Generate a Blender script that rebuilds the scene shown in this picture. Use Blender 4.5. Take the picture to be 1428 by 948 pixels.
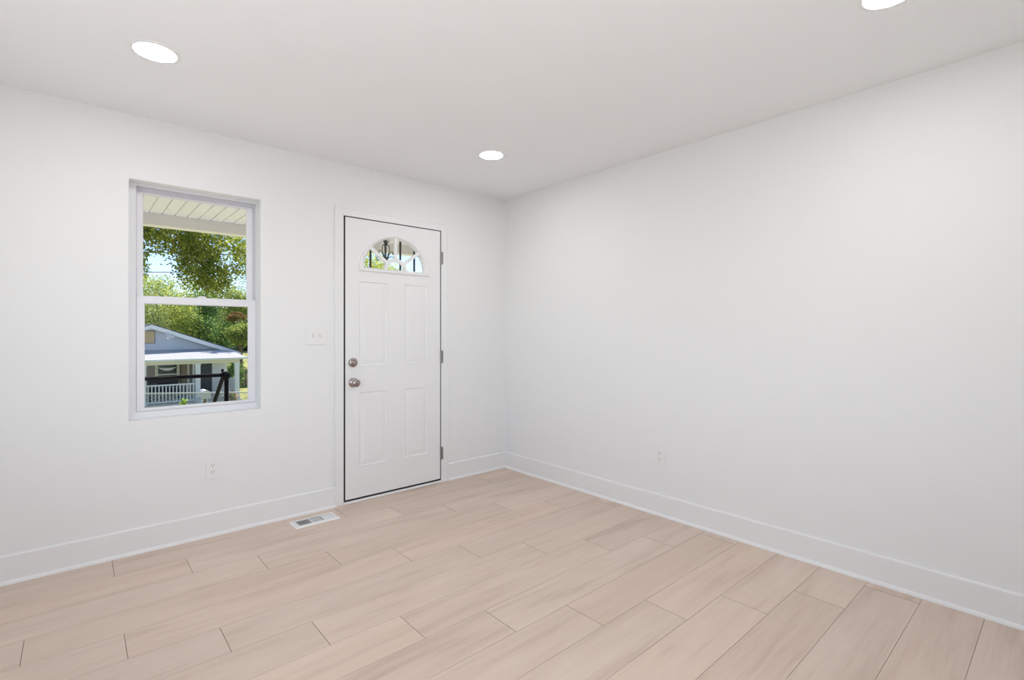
import bpy, bmesh, math, random
from mathutils import Vector, Matrix, noise
import numpy as np
R = math.radians
random.seed(7)
for o in list(bpy.data.objects): bpy.data.objects.remove(o)
S = bpy.context.scene
COL = S.collection

# ------------------------------------------------------------------ camera, sky, sun, exposure
cam_d = bpy.data.cameras.new('camera'); cam = bpy.data.objects.new('camera', cam_d); COL.objects.link(cam)
cam_d.sensor_width = 36; cam_d.lens = 693.4/1428*36; cam_d.shift_y = -10.5/1428; cam_d.clip_start = .02; cam_d.clip_end = 400
cam.location = (-2.962, -3.467, 1.230); cam.rotation_euler = (R(90), 0, R(48.69-90))
S.camera = cam
S.view_settings.view_transform = 'Standard'; S.view_settings.look = 'None'
S.view_settings.exposure = 0.09; S.view_settings.gamma = 1.0; S.view_settings.use_curve_mapping = False
LAMP = 64.0          # radiance of the downlight lenses
SKY = .22
W = bpy.data.worlds.new('sky'); S.world = W; W.use_nodes = True
nt = W.node_tree; nt.nodes.clear()
sk = nt.nodes.new('ShaderNodeTexSky'); sk.sky_type = 'NISHITA'; sk.sun_disc = False
sk.sun_elevation = R(52); sk.sun_rotation = R(40); sk.air_density = .6; sk.dust_density = .2
bg = nt.nodes.new('ShaderNodeBackground'); bg.inputs['Strength'].default_value = SKY
wo = nt.nodes.new('ShaderNodeOutputWorld')
nt.links.new(sk.outputs[0], bg.inputs[0]); nt.links.new(bg.outputs[0], wo.inputs[0])
sd = bpy.data.lights.new('sun', 'SUN'); sun = bpy.data.objects.new('sun', sd); COL.objects.link(sun)
sd.energy = 7.0; sd.angle = R(.6); sd.color = (1, .95, .86)
sv = Vector((math.sin(R(40))*math.cos(R(52)), math.cos(R(40))*math.cos(R(52)), math.sin(R(52))))   # direction towards the sun
sun.rotation_euler = sv.to_track_quat('Z', 'Y').to_euler(); sun.location = (0, 0, 30)
# added fill lamps, tilted up to lift the ceiling, at two added windows
for loc_, rz_, sz_, en_ in (((-3.57, -1.95, 1.30), -90, 1.9, 10.0), ((-2.70, -3.93, 1.30), 0, 1.3, 21.5)):
    ad = bpy.data.lights.new('added_fill', 'AREA'); al = bpy.data.objects.new('added_fill', ad); COL.objects.link(al)
    ad.shape = 'RECTANGLE'; ad.size = sz_; ad.size_y = 1.35; ad.energy = en_; ad.color = (.985, .985, 1)
    al.location = loc_; al.rotation_euler = (R(90+24), 0, R(rz_))

# ------------------------------------------------------------------ helpers
def tag(o, label, cat, group=None, kind=None):
    o['label'] = label; o['category'] = cat
    if group: o['group'] = group
    if kind: o['kind'] = kind
    return o
def empty(name, loc, label=None, cat=None, group=None, kind=None, rz=0):
    o = bpy.data.objects.new(name, None); COL.objects.link(o); o.location = loc; o.rotation_euler = (0, 0, rz)
    o.empty_display_size = .05
    if label: tag(o, label, cat, group, kind)
    return o
def wpos(o):
    v = Vector((0, 0, 0))
    while o: v += o.location; o = o.parent
    return v
class B:
    """collects geometry (world coordinates unless built with local=True) and links it as one mesh"""
    def __init__(s): s.v = []; s.f = []; s.m = []
    def add(s, vs, fs, mi=0):
        n = len(s.v); s.v += [tuple(v) for v in vs]; s.f += [tuple(i+n for i in f) for f in fs]; s.m += [mi]*len(fs); return s
    def box(s, x0, x1, y0, y1, z0, z1, mi=0, bev=0):
        if bev:
            bm = bmesh.new(); bmesh.ops.create_cube(bm, size=1)
            for v in bm.verts: v.co = Vector(((x0+x1)/2+v.co.x*(x1-x0), (y0+y1)/2+v.co.y*(y1-y0), (z0+z1)/2+v.co.z*(z1-z0)))
            bmesh.ops.bevel(bm, geom=bm.edges[:], offset=bev, segments=2, affect='EDGES', profile=.6)
            bm.verts.index_update(); s.add([v.co for v in bm.verts], [[v.index for v in f.verts] for f in bm.faces], mi); bm.free(); return s
        return s.add([(x0,y0,z0),(x1,y0,z0),(x1,y1,z0),(x0,y1,z0),(x0,y0,z1),(x1,y0,z1),(x1,y1,z1),(x0,y1,z1)],
            [(0,3,2,1),(4,5,6,7),(0,1,5,4),(1,2,6,5),(2,3,7,6),(3,0,4,7)], mi)
    def tube(s, pts, r, n=8, mi=0, closed=False):
        pts = [Vector(p) for p in pts]; rr = r if isinstance(r, (list, tuple)) else [r]*len(pts)
        vs = []; fs = []; N = len(pts); up = None
        for i, p in enumerate(pts):
            a = pts[(i-1) % N] if (i or closed) else p; b = pts[(i+1) % N] if (i < N-1 or closed) else p
            t = (b-a).normalized()
            if up is None: up = t.orthogonal().normalized()
            up = (up - t*up.dot(t)); up = up.normalized() if up.length > 1e-6 else t.orthogonal().normalized()
            w = t.cross(up)
            for k in range(n):
                an = 2*math.pi*k/n; vs.append(p + (up*math.cos(an)+w*math.sin(an))*rr[i])
        for i in range(N if closed else N-1):
            for k in range(n):
                j = (i+1) % N; fs.append((i*n+k, i*n+(k+1) % n, j*n+(k+1) % n, j*n+k))
        if not closed: fs += [tuple(range(n))[::-1], tuple(range((N-1)*n, N*n))]
        return s.add(vs, fs, mi)
    def bar(s, a, b, w, h, mi=0):
        """rectangular bar between two points, width w sideways, h along the up side"""
        a = Vector(a); b = Vector(b); t = (b-a).normalized(); up = Vector((0, 0, 1)) if abs(t.z) < .95 else Vector((0, 1, 0))
        sd_ = t.cross(up).normalized()*w/2; u = sd_.cross(t).normalized()*h/2
        vs = [p+q for p in (a, b) for q in (sd_+u, sd_-u, -sd_-u, -sd_+u)]
        return s.add(vs, [(0,1,2,3),(7,6,5,4),(0,4,5,1),(1,5,6,2),(2,6,7,3),(3,7,4,0)], mi)
    def lathe(s, prof, c, axis='y', n=32, mi=0):
        """prof = [(radius, distance along axis)]"""
        vs = []; fs = []
        for r_, d in prof:
            for k in range(n):
                a = 2*math.pi*k/n; u, w = r_*math.cos(a), r_*math.sin(a)
                vs.append(Vector(c)+(Vector((u, d, w)) if axis == 'y' else Vector((u, w, d)) if axis == 'z' else Vector((d, u, w))))
        for i in range(len(prof)-1):
            for k in range(n): fs.append((i*n+k, i*n+(k+1) % n, (i+1)*n+(k+1) % n, (i+1)*n+k))
        fs += [tuple(range(n)), tuple(range((len(prof)-1)*n, len(prof)*n))[::-1]]
        return s.add(vs, fs, mi)
    def ball(s, c, r, n=14, mi=0, sq=(1, 1, 1)):
        bm = bmesh.new(); bmesh.ops.create_uvsphere(bm, u_segments=n, v_segments=n//2+1, radius=r)
        bm.verts.index_update(); s.add([Vector(c)+Vector((v.co.x*sq[0], v.co.y*sq[1], v.co.z*sq[2])) for v in bm.verts], [[v.index for v in f.verts] for f in bm.faces], mi); bm.free(); return s
    def prism(s, poly, a, b, axis='y', mi=0):
        """polygon in the plane across the axis, pushed from a to b (axis y: (x,z); axis x: (y,z))"""
        P = (lambda p, d: (p[0], d, p[1])) if axis == 'y' else (lambda p, d: (d, p[0], p[1])) if axis == 'x' else (lambda p, d: (p[0], p[1], d))
        n = len(poly); vs = [P(p, a) for p in poly]+[P(p, b) for p in poly]
        return s.add(vs, [tuple(range(n)), tuple(range(2*n-1, n-1, -1))]+[(i, i+n, (i+1) % n+n, (i+1) % n) for i in range(n)], mi)
    def plate(s, outer, holes, y0, y1, mi=0):
        """(x,z) outline with holes, from y0 to y1"""
        cu = bpy.data.curves.new('t', 'CURVE'); cu.dimensions = '2D'; cu.fill_mode = 'BOTH'; cu.extrude = abs(y1-y0)/2
        for poly in [outer]+list(holes):
            sp = cu.splines.new('POLY'); sp.points.add(len(poly)-1); sp.use_cyclic_u = True
            for p, q in zip(sp.points, poly): p.co = (q[0], q[1], 0, 1)
        o = bpy.data.objects.new('t', cu); COL.objects.link(o); dg = bpy.context.evaluated_depsgraph_get()
        me = bpy.data.meshes.new_from_object(o.evaluated_get(dg))
        vs = [(v.co.x, (y0+y1)/2-v.co.z, v.co.y) for v in me.vertices]; s.add(vs, [tuple(p.vertices) for p in me.polygons], mi)
        bpy.data.objects.remove(o); bpy.data.curves.remove(cu); bpy.data.meshes.remove(me); return s
    def build(s, name, mats, parent=None, smooth=False, local=False, weld=True):
        off = wpos(parent) if parent and not local else Vector((0, 0, 0))
        me = bpy.data.meshes.new(name); me.from_pydata([tuple(Vector(v)-off) for v in s.v], [], s.f)
        if not isinstance(mats, (list, tuple)): mats = [mats]
        for m in mats: me.materials.append(m)
        me.polygons.foreach_set('material_index', s.m)
        if weld:
            bm = bmesh.new(); bm.from_mesh(me); bmesh.ops.remove_doubles(bm, verts=bm.verts, dist=1e-5); bmesh.ops.recalc_face_normals(bm, faces=bm.faces); bm.to_mesh(me); bm.free()
        if smooth:
            for p in me.polygons: p.use_smooth = True
            me.set_sharp_from_angle(angle=R(40))
        o = bpy.data.objects.new(name, me); COL.objects.link(o)
        if parent: o.parent = parent
        return o
def copy_tree(o, parent=None):
    c = o.copy(); COL.objects.link(c)
    if parent: c.parent = parent
    for ch in list(o.children): copy_tree(ch, c)
    return c

# ------------------------------------------------------------------ materials
def mat(name, col, rough=.5, metal=0, bump=0, bscale=60, var=0, vscale=8, spec=.5):
    m = bpy.data.materials.new(name); m.use_nodes = True; t = m.node_tree; b = t.nodes['Principled BSDF']
    b.inputs['Base Color'].default_value = (*col, 1); b.inputs['Roughness'].default_value = rough; b.inputs['Metallic'].default_value = metal
    b.inputs['Specular IOR Level'].default_value = spec
    tc = t.nodes.new('ShaderNodeTexCoord')
    if var:
        n = t.nodes.new('ShaderNodeTexNoise'); n.inputs['Scale'].default_value = vscale; n.inputs['Detail'].default_value = 4
        r = t.nodes.new('ShaderNodeMapRange'); r.inputs['From Min'].default_value = .3; r.inputs['From Max'].default_value = .7
        r.inputs['To Min'].default_value = 1-var; r.inputs['To Max'].default_value = 1+var
        x = t.nodes.new('ShaderNodeMix'); x.data_type = 'RGBA'; x.blend_type = 'MULTIPLY'; x.inputs[0].default_value = 1; x.inputs[6].default_value = (*col, 1)
        t.links.new(tc.outputs['Object'], n.inputs['Vector']); t.links.new(n.outputs['Fac'], r.inputs['Value']); t.links.new(r.outputs[0], x.inputs[7]); t.links.new(x.outputs[2], b.inputs['Base Color'])
    if bump:
        n2 = t.nodes.new('ShaderNodeTexNoise'); n2.inputs['Scale'].default_value = bscale; n2.inputs['Detail'].default_value = 3
        bp = t.nodes.new('ShaderNodeBump'); bp.inputs['Strength'].default_value = bump; bp.inputs['Distance'].default_value = .002
        t.links.new(tc.outputs['Object'], n2.inputs['Vector']); t.links.new(n2.outputs['Fac'], bp.inputs['Height']); t.links.new(bp.outputs[0], b.inputs['Normal'])
    return m
def glow(name, col, st):
    m = bpy.data.materials.new(name); m.use_nodes = True; t = m.node_tree; t.nodes.clear()
    e = t.nodes.new('ShaderNodeEmission'); e.inputs[0].default_value = (*col, 1); e.inputs[1].default_value = st
    o = t.nodes.new('ShaderNodeOutputMaterial'); t.links.new(e.outputs[0], o.inputs[0]); return m
def glass(name, tint=(1, 1, 1), refl=.04):
    m = bpy.data.materials.new(name); m.use_nodes = True; t = m.node_tree; t.nodes.clear()
    tr = t.nodes.new('ShaderNodeBsdfTransparent'); tr.inputs[0].default_value = (*tint, 1)
    gl = t.nodes.new('ShaderNodeBsdfGlossy'); gl.inputs['Roughness'].default_value = .02
    fr = t.nodes.new('ShaderNodeFresnel'); fr.inputs[0].default_value = 1.45
    mx = t.nodes.new('ShaderNodeMixShader'); o = t.nodes.new('ShaderNodeOutputMaterial')
    ml = t.nodes.new('ShaderNodeMath'); ml.operation = 'MULTIPLY'; ml.inputs[1].default_value = refl/.04*.12
    t.links.new(fr.outputs[0], ml.inputs[0]); t.links.new(ml.outputs[0], mx.inputs[0])
    t.links.new(tr.outputs[0], mx.inputs[1]); t.links.new(gl.outputs[0], mx.inputs[2]); t.links.new(mx.outputs[0], o.inputs[0]); return m

WALL = mat('wall_paint', (.855, .857, .855), .75, bump=.06, bscale=220, spec=.25)
CEIL = mat('ceiling_paint', (.93, .93, .93), .9, spec=.1)
TRIM = mat('trim_paint', (.86, .86, .86), .4, spec=.35)
DOORP = mat('door_paint', (.86, .86, .86), .42, spec=.35)
VINYL = mat('window_vinyl', (.80, .80, .83), .35)
VINYLG = mat('window_track', (.60, .60, .65), .5)
PLASTIC = mat('white_plastic', (.86, .86, .85), .35)
SLOT = mat('dark_slot', (.10, .10, .10), .6)
BLACKR = mat('black_rubber', (.008, .008, .008), .6)
NICKEL = mat('satin_nickel', (.37, .32, .305), .26, 1)
HINGE = mat('hinge_metal', (.30, .29, .28), .4, 1)
IRON = mat('black_iron', (.003, .003, .0045), .65, spec=.06)
VENTM = mat('vent_white', (.85, .85, .85), .4)
VENTD = mat('vent_duct', (.03, .03, .035), .8)
LENS = glow('lamp_lens', (.97, .985, 1), LAMP)
GLASS = glass('window_glass')

def floor_mat():
    m = bpy.data.materials.new('oak_plank'); m.use_nodes = True; t = m.node_tree; b = t.nodes['Principled BSDF']
    N = t.nodes.new; L = t.links.new
    uv = N('ShaderNodeUVMap'); uv.uv_map = 'plank'; at = N('ShaderNodeAttribute'); at.attribute_name = 'tone'
    mp = N('ShaderNodeMapping'); mp.inputs['Scale'].default_value = (1.1, 16, 1); L(uv.outputs[0], mp.inputs[0])
    g = N('ShaderNodeTexNoise'); g.inputs['Scale'].default_value = 1.6; g.inputs['Detail'].default_value = 6; g.inputs['Roughness'].default_value = .6; g.inputs['Distortion'].default_value = .5; L(mp.outputs[0], g.inputs['Vector'])
    mp2 = N('ShaderNodeMapping'); mp2.inputs['Scale'].default_value = (.9, 7, 1); L(uv.outputs[0], mp2.inputs[0])
    c = N('ShaderNodeTexNoise'); c.inputs['Scale'].default_value = 1.2; c.inputs['Detail'].default_value = 3; c.inputs['Distortion'].default_value = .8; L(mp2.outputs[0], c.inputs['Vector'])
    mp3 = N('ShaderNodeMapping'); mp3.inputs['Scale'].default_value = (5, 160, 1); L(uv.outputs[0], mp3.inputs[0])
    fi = N('ShaderNodeTexNoise'); fi.inputs['Scale'].default_value = 1; fi.inputs['Detail'].default_value = 2; L(mp3.outputs[0], fi.inputs['Vector'])
    cr = N('ShaderNodeValToRGB'); e = cr.color_ramp.elements
    e[0].position = .30; e[0].color = (.570, .438, .351, 1); e[1].position = .62; e[1].color = (.745, .602, .500, 1)
    x = e.new(.45); x.color = (.695, .553, .455, 1)
    ad = N('ShaderNodeMath'); ad.operation = 'MULTIPLY_ADD'; ad.inputs[1].default_value = .42; L(g.outputs['Fac'], ad.inputs[0])
    h = N('ShaderNodeMath'); h.operation = 'MULTIPLY'; h.inputs[1].default_value = .58; L(c.outputs['Fac'], h.inputs[0]); L(h.outputs[0], ad.inputs[2]); L(ad.outputs[0], cr.inputs[0])
    # reddish patches that the boards carry
    mp4 = N('ShaderNodeMapping'); mp4.inputs['Scale'].default_value = (1.3, 6, 1); mp4.inputs['Location'].default_value = (11, 3, 0); L(uv.outputs[0], mp4.inputs[0])
    rn = N('ShaderNodeTexNoise'); rn.inputs['Scale'].default_value = 1.3; L(mp4.outputs[0], rn.inputs['Vector'])
    rr = N('ShaderNodeMapRange'); rr.inputs['From Min'].default_value = .58; rr.inputs['From Max'].default_value = .75; rr.inputs['To Max'].default_value = .30; L(rn.outputs['Fac'], rr.inputs['Value'])
    mr = N('ShaderNodeMix'); mr.data_type = 'RGBA'; mr.inputs[7].default_value = (.66, .48, .395, 1); L(rr.outputs[0], mr.inputs[0]); L(cr.outputs[0], mr.inputs[6])
    mu = N('ShaderNodeMix'); mu.data_type = 'RGBA'; mu.blend_type = 'MULTIPLY'; mu.inputs[0].default_value = 1; L(mr.outputs[2], mu.inputs[6]); L(at.outputs['Color'], mu.inputs[7])
    fr = N('ShaderNodeMapRange'); fr.inputs['From Min'].default_value = .3; fr.inputs['From Max'].default_value = .7; fr.inputs['To Min'].default_value = .965; fr.inputs['To Max'].default_value = 1.03; L(fi.outputs['Fac'], fr.inputs['Value'])
    mu2 = N('ShaderNodeMix'); mu2.data_type = 'RGBA'; mu2.blend_type = 'MULTIPLY'; mu2.inputs[0].default_value = 1; L(mu.outputs[2], mu2.inputs[6]); L(fr.outputs[0], mu2.inputs[7])
    # small sparse knots
    vo = N('ShaderNodeTexVoronoi'); vo.inputs['Scale'].default_value = 3.0; L(uv.outputs[0], vo.inputs['Vector'])
    ds = N('ShaderNodeMapRange'); ds.inputs['From Min'].default_value = .014; ds.inputs['From Max'].default_value = .03; ds.inputs['To Min'].default_value = 1; ds.inputs['To Max'].default_value = 0; L(vo.outputs['Distance'], ds.inputs['Value'])
    sp = N('ShaderNodeSeparateColor'); L(vo.outputs['Color'], sp.inputs[0])
    gt = N('ShaderNodeMath'); gt.operation = 'GREATER_THAN'; gt.inputs[1].default_value = .72; L(sp.outputs[0], gt.inputs[0])
    ml = N('ShaderNodeMath'); ml.operation = 'MULTIPLY'; L(gt.outputs[0], ml.inputs[0]); L(ds.outputs[0], ml.inputs[1])
    ms = N('ShaderNodeMath'); ms.operation = 'MULTIPLY'; ms.inputs[1].default_value = .6; L(ml.outputs[0], ms.inputs[0])
    k = N('ShaderNodeMix'); k.data_type = 'RGBA'; k.inputs[7].default_value = (.12, .08, .06, 1); L(ms.outputs[0], k.inputs[0]); L(mu2.outputs[2], k.inputs[6])
    L(k.outputs[2], b.inputs['Base Color']); b.inputs['Roughness'].default_value = .42; b.inputs['Specular IOR Level'].default_value = .35
    return m
OAK = floor_mat()
OAKEDGE = mat('plank_end_edge', (.24, .18, .14), .7)
OAKSEAM = mat('plank_long_edge', (.52, .425, .35), .7)

# ------------------------------------------------------------------ room shell
H = 2.44; XL = -3.56; YB = -3.92
WX0, WX1, WZ0, WZ1 = -2.737, -2.065, .737, 2.082          # window opening
DX0, DX1, DZ1 = -1.560, -.655, 2.115                        # rough door opening
# floor of staggered boards
b = B(); tones = []; uvs = []
rows = [(0.0, -.2658)] + [(-.056-.2098*k, -.056-.2098*(k+1)) for k in range(1, 19)]
PL = 1.212
for r_i, (ya, yb) in enumerate(rows):
    yb = max(yb, YB)
    if yb >= ya: continue
    x = -2.812+.303*r_i
    while x > XL: x -= PL
    while x < 0:
        xa, xb = max(x, XL), min(x+PL, 0.0); x += PL
        g = .0011; d = -.0022; ge = .0011
        vs = [(xa,ya,d),(xb,ya,d),(xb,yb,d),(xa,yb,d),(xa+ge,ya-g,0),(xb-ge,ya-g,0),(xb-ge,yb+g,0),(xa+ge,yb+g,0)]
        b.add(vs, [(4,7,6,5)], 0); b.add(vs, [(0,4,5,1),(2,6,7,3)], 2); b.add(vs, [(1,5,6,2),(3,7,4,0)], 1)
        tn = random.uniform(.955, 1.03); wa = random.uniform(-.012, .012)
        tones += [(tn*(1+wa), tn, tn*(1-wa), 1)]*5
        uvs += [(random.uniform(0, 60), random.uniform(0, 60))]*5
nf = len(b.f)
b.box(XL, 0, YB, 0, -.12, -.004, 2); tones += [(1, 1, 1, 1)]*6; uvs += [(0, 0)]*6
fl = b.build('floor', [OAK, OAKEDGE, OAKSEAM], weld=False)
at = fl.data.attributes.new('tone', 'FLOAT_COLOR', 'FACE'); at.data.foreach_set('color', [c for t_ in tones for c in t_])
ul = fl.data.uv_layers.new(name='plank')
for p, (ou, ov) in zip(fl.data.polygons, uvs):
    for li in p.loop_indices:
        co = fl.data.vertices[fl.data.loops[li].vertex_index].co; ul.data[li].uv = (co.x+ou, co.y+ov)
tag(fl, 'pale oak plank floor with staggered end joints', 'floor', kind='structure')

T = .14
b = B()
ch = .004
b.plate([(XL-.12, -.12), (.12, -.12), (.12, H), (XL-.12, H)], [[(WX0-ch, WZ0-ch), (WX1+ch, WZ0-ch), (WX1+ch, WZ1+ch), (WX0-ch, WZ1+ch)], [(DX0, -.02), (DX1, -.02), (DX1, DZ1), (DX0, DZ1)]], 0, T)
o_ = [(WX0-ch, WZ0-ch), (WX1+ch, WZ0-ch), (WX1+ch, WZ1+ch), (WX0-ch, WZ1+ch)]; i_ = [(WX0, WZ0), (WX1, WZ0), (WX1, WZ1), (WX0, WZ1)]
for k in range(4):
    j = (k+1) % 4
    b.add([(o_[k][0], 0, o_[k][1]), (o_[j][0], 0, o_[j][1]), (i_[j][0], ch, i_[j][1]), (i_[k][0], ch, i_[k][1]), (i_[j][0], T, i_[j][1]), (i_[k][0], T, i_[k][1])], [(0,1,2,3), (3,2,4,5)])
tag(b.build('wall_front', WALL), 'white painted wall holding the window and the entry door', 'wall', kind='structure')
tag(B().box(0, .12, YB-.12, 0, -.12, H).build('wall_right', WALL), 'plain white wall on the right, bare but for one outlet', 'wall', kind='structure')
b = B(); b.box(XL-.12, XL, YB-.12, -2.95, -.12, H); b.box(XL-.12, XL, -.95, 0, -.12, H); b.box(XL-.12, XL, -2.95, -.95, -.12, .58); b.box(XL-.12, XL, -2.95, -.95, 2.02, H)
tag(b.build('wall_left', WALL), 'white wall just left of the frame', 'wall', kind='structure')
tag(B().plate([(XL, -.12), (0, -.12), (0, H), (XL, H)], [[(-3.40, .58), (-2.0, .58), (-2.0, 2.02), (-3.40, 2.02)]], YB-.12, YB).build('wall_back', WALL), 'white wall behind the camera', 'wall', kind='structure')
tag(B().box(XL-.12, .12, YB-.12, T, H, H+.12).build('ceiling', CEIL), 'flat white ceiling with recessed lights', 'ceiling', kind='structure')

# baseboards: board profile (distance from wall, height) plus quarter round
prof = [(0, 0), (.014, 0), (.014, .134), (.012, .139), (.006, .142), (0, .142)]
shoe = [(.014, 0), (.027, 0)]+[(.014+.013*math.cos(R(a)), .018*math.sin(R(a))) for a in range(15, 91, 15)]
def base(name, x0, x1, side, label):
    if side == 'front':
        P = lambda pr: [(-d, z) for d, z in pr]; ax = 'x'
    else:
        P = lambda pr: [(-d, z) for d, z in pr]; ax = 'y'
    r = B().prism(P(prof), x0, x1, ax).build(name, TRIM); tag(r, label, 'baseboard', kind='structure')
    B().prism(P(shoe), x0, x1, ax).build('shoe_moulding', TRIM, r, smooth=True)
    return r
CX0, CX1, CZ = -1.586, -.628, 2.132                         # outer casing edges
base('baseboard_front_left', XL, CX0, 'front', 'white baseboard under the window, left of the door')
base('baseboard_front_right', CX1, 0, 'front', 'short white baseboard between the door and the corner')
base('baseboard_right', YB, -.014, 'right', 'long white baseboard along the right wall')

# ------------------------------------------------------------------ window
wn = empty('window_1', (WX0, .085, WZ0), 'white vinyl single-hung window looking onto the porch', 'window', kind='structure')
b = B()
fx0, fx1, fz0, fz1 = -2.700, -2.071, .774, 2.071            # sash opening inside the frame
b.plate([(WX0, WZ0), (WX1, WZ0), (WX1, WZ1), (WX0, WZ1)], [[(fx0, fz0), (fx1, fz0), (fx1, fz1), (fx0, fz1)]], .086, .165)
b.box(fx0-.004, fx0+.0, .0835, .086, fz0, fz1); b.box(fx1, fx1+.003, .0835, .086, fz0, fz1)
b.build('frame', VINYL, wn)
# jamb tracks beside and above the upper sash, their shade put into greyer vinyl
b = B(); b.box(fx0, fx0+.006, .112, .15, 1.42, fz1); b.box(fx1-.013, fx1, .128, .15, 1.42, fz1); b.box(fx0, fx1, .118, .15, fz1-.024, fz1)
b.build('jamb_track', VINYLG, wn)
def sash(name, x0, x1, z0, z1, l, r, t, bt, y0, y1):
    o = B(); o.plate([(x0, z0), (x1, z0), (x1, z1), (x0, z1)], [[(x0+l, z0+bt), (x1-r, z0+bt), (x1-r, z1-t), (x0+l, z1-t)]], y0, y1)
    # glazing bead: thin sloped inner lip
    gx0, gx1, gz0, gz1 = x0+l, x1-r, z0+bt, z1-t; w = .005; ym = (y0+y1)/2
    for A_, C_ in (((gx0, gz0), (gx1, gz0)), ((gx1, gz0), (gx1, gz1)), ((gx1, gz1), (gx0, gz1)), ((gx0, gz1), (gx0, gz0))):
        ix = lambda p: (p[0]+(w if p[0] == gx0 else -w), p[1]+(w if p[1] == gz0 else -w))
        p, q = ix(A_), ix(C_); o.add([(A_[0], y0+.004, A_[1]), (C_[0], y0+.004, C_[1]), (q[0], ym, q[1]), (p[0], ym, p[1])], [(0,1,2,3)])
    s = o.build(name, VINYL, wn)
    B().box(gx0-.002, gx1+.002, ym-.002, ym+.002, gz0-.002, gz1+.002).build('pane', GLASS, s)
    return s
sash('upper_sash', fx0+.006, fx1-.013, 1.415, fz1-.016, .026, .030, .016, .025, .124, .146)
ls = sash('lower_sash', fx0+.003, fx1-.001, fz0+.002, 1.440, .034, .040, .040, .012, .094, .118)
b = B(); b.box(-2.40, -2.35, .096, .118, 1.440, 1.446, bev=.002); b.tube([(-2.392, .105, 1.448), (-2.372, .102, 1.450), (-2.352, .105, 1.449)], .0035); b.build('sash_lock', VINYL, ls)
B().box(fx0, fx1, .100, .12, fz0-.0005, fz0+.0022).build('sill_gap_seal', VINYLG, wn)

wb = empty('added_window_left', (XL-.06, -1.95, .58), 'unseen wide window added to the left wall for its fill lamp', 'window', kind='structure')  # out of view, added to go with the left fill lamp
b = B()
for y in (-2.95, -1.975, -1.0): b.box(XL-.11, XL-.06, y, y+.05, .58, 2.02)
for z in (.58, 1.97): b.box(XL-.11, XL-.06, -2.95, -.95, z, z+.05)
b.build('frame', VINYL, wb)
for ya in (-2.905, -1.93): B().box(XL-.088, XL-.083, ya, ya+.935, .625, 1.975).build('pane', GLASS, wb)
wc = empty('added_window_back', (-2.70, YB-.06, .58), 'unseen window added behind the camera for its fill lamp', 'window', kind='structure')  # out of view, added to go with the rear fill lamp
B().plate([(-3.40, .58), (-2.0, .58), (-2.0, 2.02), (-3.40, 2.02)], [[(-3.35, .63), (-2.05, .63), (-2.05, 1.97), (-3.35, 1.97)]], YB-.11, YB-.06).build('frame', VINYL, wc)
B().box(-3.355, -2.045, YB-.088, YB-.083, .625, 1.975).build('pane', GLASS, wc)
# ------------------------------------------------------------------ door
LX0, LX1, LZ0, LZ1 = -1.5075, -.7055, .0275, 2.060           # leaf
JX0, JX1, JZ = -1.524, -.6985, 2.0665                        # inside of the jamb
b = B()
def frame3(b, xo0, xo1, zo, xi0, xi1, zi, y0, y1, zb=0):
    b.prism([(xo0, zb), (xi0, zb), (xi0, zi), (xi1, zi), (xi1, zb), (xo1, zb), (xo1, zo), (xo0, zo)], y0, y1)
frame3(b, CX0, CX1, CZ, JX0, JX1, JZ, -.013, 0)
frame3(b, CX0, CX1, CZ, CX0+.016, CX1-.016, CZ-.016, -.0165, -.013)
frame3(b, DX0+.002, DX1-.002, DZ1-.002, JX0, JX1, JZ, .0, T)
tag(b.build('trim_1', TRIM), 'flat white casing and jamb around the entry door', 'trim', kind='structure')
b = B(); b.prism([(-.016, 0), (-.020, .004), (-.006, .013), (.06, .016), (T, .016), (T, 0)], JX0, JX1, 'x')
tag(b.build('trim_2', TRIM), 'low white threshold under the entry door', 'threshold', kind='structure')

dr = empty('door_1', (LX1, -.004, LZ0), 'white steel entry door with arched fanlight and nickel knob', 'door', kind='structure')
YF = -.004
fc, frx, fz, frz = -1.109, .277, 1.695, .262                  # fanlight outer: centre x, half width, base z, height
def arch(c, rx, z, rz, n=40): return [(c+rx*math.cos(math.pi*k/n), z+rz*math.sin(math.pi*k/n)) for k in range(n+1)]
panels = [(-1.412, -1.178, .980, 1.612), (-1.040, -.822, .980, 1.612), (-1.412, -1.178, .247, .800), (-1.040, -.822, .247, .800)]
b = B()
b.plate([(LX0, LZ0), (LX1, LZ0), (LX1, LZ1), (LX0, LZ1)], [[(x0, z0), (x1, z0), (x1, z1), (x0, z1)] for x0, x1, z0, z1 in panels]+[arch(fc, frx, fz, frz)], YF, YF+.044)
for x0, x1, z0, z1 in panels:
    lo = [(0, 0), (.004, -.0015), (.009, -.0008), (.013, .0045), (.018, .005), (.048, .0005), (.052, 0)]
    vs = []
    for ins, dp in lo: vs += [(x0+ins, YF+dp, z0+ins), (x1-ins, YF+dp, z0+ins), (x1-ins, YF+dp, z1-ins), (x0+ins, YF+dp, z1-ins)]
    fs = [(4*i+k, 4*i+(k+1) % 4, 4*i+4+(k+1) % 4, 4*i+4+k) for i in range(len(lo)-1) for k in range(4)]
    n = 4*(len(lo)-1); fs.append((n, n+1, n+2, n+3)); b.add(vs, fs)
b.build('door_leaf', DOORP, dr)
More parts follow.
